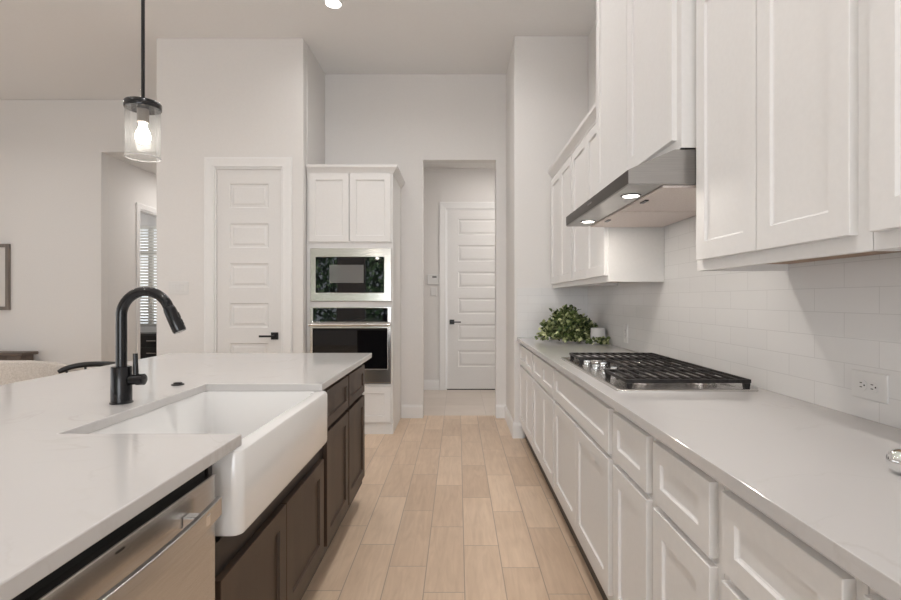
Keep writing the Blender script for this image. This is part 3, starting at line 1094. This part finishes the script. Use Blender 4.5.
# ------------------------------------------------------------------ cooktop
ck = thing('gas_cooktop', (0.865, 2.4, CT), 'stainless gas cooktop with black cast-iron grates in the worktop', 'cooktop')
CX0, CX1, CY0, CY1 = 0.598, 1.132, 1.873, 2.925
zc = CT + .0004
tr = MB()
tr.rings([rrect(CX0, CX1, CY0, CY1, .012, zc, 4), rrect(CX0, CX1, CY0, CY1, .012, zc + .004, 4), rrect(CX0 + .004, CX1 - .004, CY0 + .004, CY1 - .004, .012, zc + .007, 4),
          rrect(CX0 + .02, CX1 - .02, CY0 + .02, CY1 - .02, .015, zc + .0065, 4), rrect(CX0 + .03, CX1 - .03, CY0 + .03, CY1 - .03, .015, zc + .003, 4)])
tr.build('tray', M['steel'], ck, smooth=True)
zg = CT + .040
YG = [(1.905, 2.19), (2.20, 2.63), (2.64, 2.875)]
for gi, (a, c) in enumerate(YG):
    x0 = 0.64 if gi != 1 else 0.772
    x1 = 1.118
    gm = MB()
    w = 0.0042
    gm.box(x0, x1, a, a + 2 * w, zg - .014, zg).box(x0, x1, c - 2 * w, c, zg - .014, zg)
    nb = 12 if gi != 1 else 9
    for k in range(nb):
        x = x0 + (x1 - x0 - 2 * w) * k / (nb - 1)
        edge = k in (0, nb - 1)
        h = .013 if edge else .008
        gm.box(x, x + 2 * w * (1 if edge else .8), a + 2 * w, c - 2 * w, zg - h, zg + (0 if edge else .001))
    gm.box(x0 + 2 * w, x1 - 2 * w, (a + c) / 2 - .005, (a + c) / 2 + .005, zg - .022, zg - .0115)
    go = gm.build('grate', M['iron'], ck, 0.0015)
    for x in (x0 + .002, x1 - .026):
        for y in (a + .001, c - .019):
            fm = MB().prism([(x + .003, zc + .0035), (x + .021, zc + .0035), (x + .024, zg - .0145), (x, zg - .0145)], 'Y', y, y + .018)
            fm.build('foot', M['iron'], go, 0.001)
for x, y, rr in ((0.76, 2.055, .036), (1.0, 2.055, .042), (0.945, 2.41, .055), (0.76, 2.755, .036), (1.0, 2.755, .042)):
    bb = MB().lathe((x, y, zc + .0032), [(rr + .016, 0), (rr + .014, .004), (rr + .004, .006), (rr + .002, .012)], 28).build('burner', M['steel'], ck, smooth=True)
    MB().lathe((x, y, zc + .0154), [(rr - .004, 0), (rr, .002), (rr, .006), (rr - .004, .008)], 28).build('burner_cap', M['iron'], bb, smooth=True)
for x, y in ((0.672, 2.27), (0.672, 2.435), (0.672, 2.60), (0.735, 2.35), (0.735, 2.52)):
    kb = MB().lathe((x, y, zc + .0032), [(0.025, 0), (0.025, .003), (0.0185, .005), (0.018, .020), (0.016, .023)], 28)
    kb.box(x - .0155, x + .0155, y - .003, y + .003, zc + .0263, zc + .030)
    kb.build('knob', M['chrome'], ck, smooth=True)

# ------------------------------------------------------------------ outlets, switches, keypads


def duplex(root, F, u, v, horizontal=True):
    for s in (-1, 1):
        cu, cv = (u + s * .0195, v) if horizontal else (u, v + s * .0195)
        rc = MB()
        lp = []
        for w in (0.0052, 0.0075):
            ring = []
            for k in range(24):
                a = 2 * math.pi * k / 24
                pu, pv = .0165 * math.cos(a), .0165 * math.sin(a)
                if horizontal:
                    pu = max(-.0145, min(.0145, pu))
                else:
                    pv = max(-.0145, min(.0145, pv))
                ring.append(F(cu + pu, cv + pv, w))
            lp.append(ring)
        rc.rings(lp)
        ro = rc.build('receptacle', M['plastic'], root)
        sl = MB()
        for du, dv, hu, hv in (((-.004, .006, .0042, .0013), (-.004, -.006, .0042, .0013), (.008, 0, .0022, .0022)) if horizontal else
                               ((.006, .004, .0013, .0042), (-.006, .004, .0013, .0042), (0, -.008, .0022, .0022))):
            sl.rings([[F(cu + du + a * hu, cv + dv + b * hv, w) for a, b in ((-1, -1), (1, -1), (1, 1), (-1, 1))] for w in (.0076, .0079)])
        sl.build('slot', M['black_paint'], ro)


def plate_on(F, u, v, hu, hv, t=.005):
    mb = MB()

    def rr(i, w):
        return [F(u + a * (hu - i), v + b * (hv - i), w) for a, b in ((-1, -1), (1, -1), (1, 1), (-1, 1))]
    return mb.rings([rr(0, .0003), rr(0, t * .5), rr(.002, t)])


FW = facing('-X', XR - .008)
oy, oz = 1.428, 1.013
ot = thing('electrical_outlet', (XR - .01, oy, oz), 'white duplex outlet on the tile at the right, above the near worktop', 'outlet')
plate_on(FW, oy, oz, .063, .040).build('plate', M['plastic'], ot)
FWr = lambda u, v, w: FW(oy - (u - oy), v, w)
duplex(ot, FWr, oy, oz)
oy2, oz2 = 3.50, 1.02
ot = thing('electrical_outlet', (XR - .01, oy2, oz2), 'white outlet on the tile beyond the cooktop near the plant', 'outlet')
plate_on(FW, oy2, oz2, .040, .063).build('plate', M['plastic'], ot)
duplex(ot, FW, oy2, oz2, False)

FP = facing('-Y', YP)
su, sv = (178.7 - 458) * YP / 500, CAM_H + (299.5 - 288) * YP / 500
sw = thing('light_switch', (su, YP, sv), 'white three-gang light switch plate left of the pantry door', 'switch')
plate_on(FP, su, sv, .092, .060).build('plate', M['plastic'], sw)
for k in (-1, 0, 1):
    plate_on(facing('-Y', YP - .0052), su + k * .046, sv, .016, .033, .004).build('rocker', M['plastic'], sw)

FH = facing('-Y', 6.969)
k6 = 6.969 / 500
kp = thing('alarm_keypad', ((433 - 458) * k6, 6.969, CAM_H + 20 * k6), 'white keypad on the hall wall beside the far door', 'keypad')
plate_on(FH, (433 - 458) * k6, CAM_H + (299.5 - 279.5) * k6, .080, .072, .02).build('housing', M['plastic'], kp, 0.003)
plate_on(facing('-Y', 6.9485), (434.5 - 458) * k6, CAM_H + (299.5 - 277) * k6, .03, .012, .001).build('screen', M['glass_gray'], kp)
th = tag(plate_on(FH, (433.8 - 458) * k6, CAM_H + (299.5 - 291.5) * k6, .042, .062, .016).build('switch_plate', M['plastic'], None, 0.003),
         'small white wall switch plate just below the hall keypad', 'switch')

# ------------------------------------------------------------------ lamps


def recessed(x, y, can_power, label, group=None):
    r = thing('recessed_light', (x, y, CEIL), label, 'ceiling light', group)
    MB().lathe((x, y, CEIL - .006), [(0.062, .001), (0.078, 0), (0.082, .0058), (0.062, .0058)], 32, cap0=False, cap1=False).build('trim_ring', M['trim'], r, smooth=True)
    MB().cyl((x, y, CEIL - .004), 0.0615, .0035, 32).build('lens', M['lens'], r)
    area('can_lamp', (x, y, CEIL - .012), (0, 0, 0), 0.12, 0.12, can_power, CAN_COLOR, 'DISK', 150)


for i, (x, y, can_power) in enumerate(CANS):
    if i == 1:
        recessed(x, y, can_power, 'lit round recessed ceiling light at the top of the photo')
    else:
        recessed(x, y, can_power, 'unseen round recessed ceiling light above the picture', 'added recessed ceiling lights out of frame')

PX, PY = -1.197, 1.90
pz0, pz1 = 1.800, 1.983
pn = thing('pendant_lamp', (PX, PY, CEIL), 'black rod pendant lamp with a clear glass cylinder shade over the island', 'pendant lamp')
MB().lathe((PX, PY, CEIL - .03), [(0.02, 0), (0.055, .004), (0.06, .012), (0.06, .0295)], 32).build('canopy', M['black'], pn, smooth=True)
MB().cyl((PX, PY, pz1 + .034), 0.0065, CEIL - .031 - (pz1 + .034), 12).build('rod', M['black'], pn, smooth=True)
MB().lathe((PX, PY, pz1), [(0.056, .0005), (0.062, 0), (0.063, .003), (0.063, .021), (0.060, .025), (0.014, .027), (0.010, .0335)], 40).build('cap', M['black'], pn, smooth=True)
sr = 0.0595
gs = MB().use(M['shade_glass'])
gs.lathe((PX, PY, pz0), [(sr, 0), (sr, pz1 - pz0 - .0004), (sr - .003, pz1 - pz0 - .0004), (sr - .003, 0), (sr, 0)], 48, cap0=False, cap1=False)
gs.use(M['glass_lip']).lathe((PX, PY, pz0), [(sr - .0035, -.003), (sr + .0005, -.003), (sr + .0005, -.0003), (sr - .0035, -.0003), (sr - .0035, -.003)], 48, cap0=False, cap1=False)
gs.build('glass_shade', None, pn, smooth=True)
MB().lathe((PX, PY, pz1 - .052), [(0.017, 0), (0.020, .002), (0.020, .0515)], 24).build('socket', M['frame_wood'], pn, smooth=True)
bz = pz1 - .053
MB().lathe((PX, PY, bz), [(0.008, -.0775), (0.017, -.074), (0.0235, -.065), (0.026, -.052), (0.0235, -.038), (0.017, -.024), (0.0125, -.012), (0.012, 0)], 28).build('bulb', M['bulb'], pn, smooth=True)

# ------------------------------------------------------------------ greenery and cup on the worktop
pl = thing('trailing_plant', (0.87, 4.10, CT), 'mound of variegated green trailing foliage at the far worktop end', 'plant')
lf, st = MB(), MB()
cc = Vector((0.90, 4.10, CT + .015))
for s in range(150):
    a = random.uniform(0, 2 * math.pi)
    el = random.uniform(0.05, 1.5)
    rad = random.uniform(.8, 1.0)
    d0 = Vector((math.cos(a) * math.cos(el) * .275, math.sin(a) * math.cos(el) * .22, math.sin(el) * .26)) * rad * (0.86 + 0.14 * math.sin(3 * a + 1) * math.cos(2 * el))
    p0 = cc + Vector((math.cos(a) * .03, math.sin(a) * .03, 0))
    p1 = cc + d0 * .6 + Vector((0, 0, .05))
    p2 = cc + d0
    p2.z = max(p2.z, CT + .012)
    path = []
    for k in range(9):
        t = k / 8
        path.append(p0 * (1 - t) ** 2 + p1 * 2 * t * (1 - t) + p2 * t * t)
    st.tube(path, [.0022 - .0012 * k / 8 for k in range(9)], 5)
    for k in range(2, 9):
        for q in range(4):
            c = path[k] + Vector((random.gauss(0, .012), random.gauss(0, .012), random.gauss(0, .010)))
            ln = random.uniform(.024, .044)
            outw = (c - cc).normalized()
            dirv = (outw + Vector((random.gauss(0, .7), random.gauss(0, .7), random.gauss(-.1, .6)))).normalized()
            nrm = (outw + Vector((random.gauss(0, .5), random.gauss(0, .5), .5 + random.gauss(0, .4)))).normalized()
            side = dirv.cross(nrm).normalized()
            nrm = side.cross(dirv)
            wd = ln * random.uniform(.36, .5)
            sh = [(0, 0, 0), (.25, .75, .10), (.55, 1.0, .14), (.8, .7, .08), (1, 0, -.05), (.8, -.7, .08), (.55, -1.0, .14), (.25, -.75, .10)]
            P = [c + dirv * (x * ln) + side * (y * wd) + nrm * (z * ln) for x, y, z in sh]
            low = min(p.z for p in P)
            if low < CT + .003:
                P = [p + Vector((0, 0, CT + .003 - low)) for p in P]
            if max(p.y for p in P) > YRET - .02 or max(p.x for p in P) > XR - .02:
                continue
            if any((p - Vector((1.10, 3.93, p.z))).length < .068 and p.z < 1.05 for p in P):
                continue
            vv = [lf.bm.verts.new(p) for p in P]
            mid = lf.bm.verts.new(c + dirv * (ln * .5) - nrm * (.02 * ln))
            for i in range(8):
                lf.face([vv[i], vv[(i + 1) % 8], mid])
st.build('stem', M['stem'], pl)
lf.build('leaves', M['leaf'], pl, smooth=True)
sg = thing('plant_front_sprays', (1.08, 3.83, CT), 'front leaves of the trailing plant, built apart, in front of the white cup', 'plant')
lf2, st2 = MB(), MB()
for k in range(70):
    # low sprays of the trailing plant, built apart, in front of the cup
    c = Vector((random.uniform(1.0, 1.155), random.uniform(3.80, 3.86), CT + random.uniform(.008, .05)))
    ln = random.uniform(.022, .036)
    dirv = Vector((random.gauss(0, 1), random.gauss(0, .6), random.gauss(.2, .4))).normalized()
    side = dirv.cross(Vector((random.gauss(0, .4), -.7, .7))).normalized()
    P = [c + dirv * (x * ln) + side * (y * ln * .42) for x, y in ((0, 0), (.25, .75), (.55, 1), (.8, .7), (1, 0), (.8, -.7), (.55, -1), (.25, -.75))]
    low = min(p.z for p in P)
    if low < CT + .003:
        P = [p + Vector((0, 0, CT + .003 - low)) for p in P]
    if max(p.x for p in P) < XR - .02:
        lf2.face([lf2.bm.verts.new(p) for p in P])
st2.tube([(1.0, 3.84, CT + .02), (1.06, 3.83, CT + .02), (1.14, 3.82, CT + .02)], .002, 5)
st2.build('stem', M['stem'], sg)
lf2.build('leaves', M['leaf'], sg)
cup = MB().lathe((1.10, 3.93, CT + .0005), [(0.045, 0), (0.060, .003), (0.060, .02), (0.055, .118), (0.053, .121), (0.050, .119), (0.052, .02), (0.02, .012)], 36)
cup = cup.build('cup', M['ceramic'], None, smooth=True)
tag(cup, 'small white ceramic cup beside the green plant', 'cup')
# chrome ornament at the photo's right edge
pr = []
for k in range(13):
    a = math.radians(-78 + k * 14)
    pr.append((max(.001, .0255 * math.cos(a)), .025 + .0255 * math.sin(a)))
cr = MB().lathe((0.875, 0.985, CT + .0003), pr, 32).build('chrome_ornament', M['chrome'], None, smooth=True)
tag(cr, 'small round polished chrome ornament on the worktop at the right edge', 'ornament')

# ------------------------------------------------------------------ dining side, left of the island
pf = thing('picture_frame', (-5.68, YD, 1.53), 'grey wooden picture frame hanging on the left dining wall', 'picture')
fx0, fx1, fz0, fz1 = -6.05, -5.365, 1.135, 1.925
mb = MB()
plate(mb, [fx0, fx1], [fz0, fz1], [(fx0 + .04, fx1 - .04, fz0 + .04, fz1 - .04)], YD - .035, YD - .001, 'XZ')
mb.build('frame', M['frame_wood'], pf, 0.003)
MB().box(fx0 + .04, fx1 - .04, YD - .015, YD - .002, fz0 + .04, fz1 - .04).build('mat_board', M['paper'], pf)

cs = thing('console_table', (-5.6, 5.84, 0), 'grey-brown wooden console table against the left dining wall', 'console table')
MB().box(-6.2, -4.985, 5.72, 5.945, 0.612, 0.648).build('top', M['brown_wood'], cs, 0.008, seg=2)
for x in (-6.1, -5.19):
    MB().box(x, x + .16, 5.75, 5.93, 0.0, 0.6115).build('leg', M['brown_wood'], cs, 0.006)
MB().box(-5.939, -5.191, 5.82, 5.86, 0.10, 0.6115).build('stretcher', M['brown_wood'], cs)

# cream armchair
ac = thing('armchair', (-3.5, 4.4, 0), 'cream upholstered rounded armchair beside the left end of the island', 'armchair')
ax, ay = -3.5, 4.4
def ell(rx, ry, z, n=40):
    return [(ax + 1.2 * rx * math.cos(2 * math.pi * k / n), ay + 1.2 * ry * math.sin(2 * math.pi * k / n), z) for k in range(n)]
MB().rings([ell(.30, .30, .16), ell(.34, .34, .18), ell(.36, .36, .26), ell(.36, .36, .38), ell(.33, .33, .44), ell(.20, .20, .455)]).build('seat', M['linen'], ac, smooth=True)
bk = MB()
loops = []
nseg = 28
for k in range(nseg + 1):
    a = math.radians(-25 + 230 * k / nseg) + math.pi
    edge = abs(2 * k / nseg - 1)
    top = .782 - .34 * max(0, edge - .12) ** 1.5
    ca, sa = math.cos(a), math.sin(a)
    sec = [(.365, .17), (.375, .40), (.43, top - .05), (.425, top - .012), (.40, top), (.37, top - .015), (.345, top - .06), (.364, .44)]
    loops.append([(ax + ca * r * 1.2, ay + sa * r * 1.2, z) for r, z in sec])
bk.rings(loops)
bk.build('backrest', M['linen'], ac, smooth=True)
for sx in (-1, 1):
    for sy in (-1, 1):
        MB().tube([(ax + sx * .2, ay + sy * .2, 0), (ax + sx * .19, ay + sy * .19, .165)], [.014, .02], 10).build('leg', M['black_paint'], ac, smooth=True)

# black chair
bc = thing('dining_chair', (-2.80, 3.72, 0), 'black wooden dining chair with a curved top rail left of the faucet', 'chair')
bx, by = -2.80, 3.72
seat = [(bx + .21 * math.copysign(abs(math.cos(t)) ** .7, math.cos(t)), by + .21 * math.copysign(abs(math.sin(t)) ** .7, math.sin(t))) for t in [2 * math.pi * k / 32 for k in range(32)]]
MB().prism(seat, 'Z', .43, .455).build('seat', M['black_paint'], bc, 0.006)
for sx in (-1, 1):
    MB().tube([(bx + sx * .2, by - .19, 0), (bx + sx * .165, by - .16, .4295)], [.013, .017], 12).build('leg', M['black_paint'], bc, smooth=True)
    MB().tube([(bx + sx * .2, by + .20, 0), (bx + sx * .165, by + .165, .4295)], [.013, .017], 12).build('leg', M['black_paint'], bc, smooth=True)
rail = []
for k in range(25):
    t = -1 + 2 * k / 24
    rail.append((bx + .27 * t, by + .22 - .10 * t * t, .752 - .05 * abs(t) ** 4))
MB().tube(rail, [.014] + [.021] * 23 + [.014], 12).build('top_rail', M['black_paint'], bc, smooth=True)
for t in (-.85, -.45, 0, .45, .85):
    MB().tube([(bx + .19 * t, by + .19 - .07 * t * t, .4555), (bx + .27 * t, by + .22 - .10 * t * t, .740 - .05 * abs(t) ** 4)], .008, 8).build('spindle', M['black_paint'], bc, smooth=True)

# black dresser under the bedroom window
ds = thing('dresser', (-5.2, 8.35, 0), 'black dresser below the blinds through the far doorway', 'dresser')
MB().box(-5.75, -4.7, 8.12, 8.52, .06, .70).build('body', M['black_paint'], ds, 0.004)
for x in (-5.72, -4.78):
    for y in (8.15, 8.45):
        MB().box(x, x + .05, y, y + .05, 0, .0595).build('leg', M['black_paint'], ds)
for z in (.10, .30, .50):
    for x in (-5.72, -5.21):
        dd = MB().box(x, x + .49, 8.102, 8.1195, z, z + .18).build('drawer', M['black_paint'], ds, 0.003)
        MB().box(x + .17, x + .32, 8.085, 8.1015, z + .085, z + .097).build('handle', M['steel'], dd)
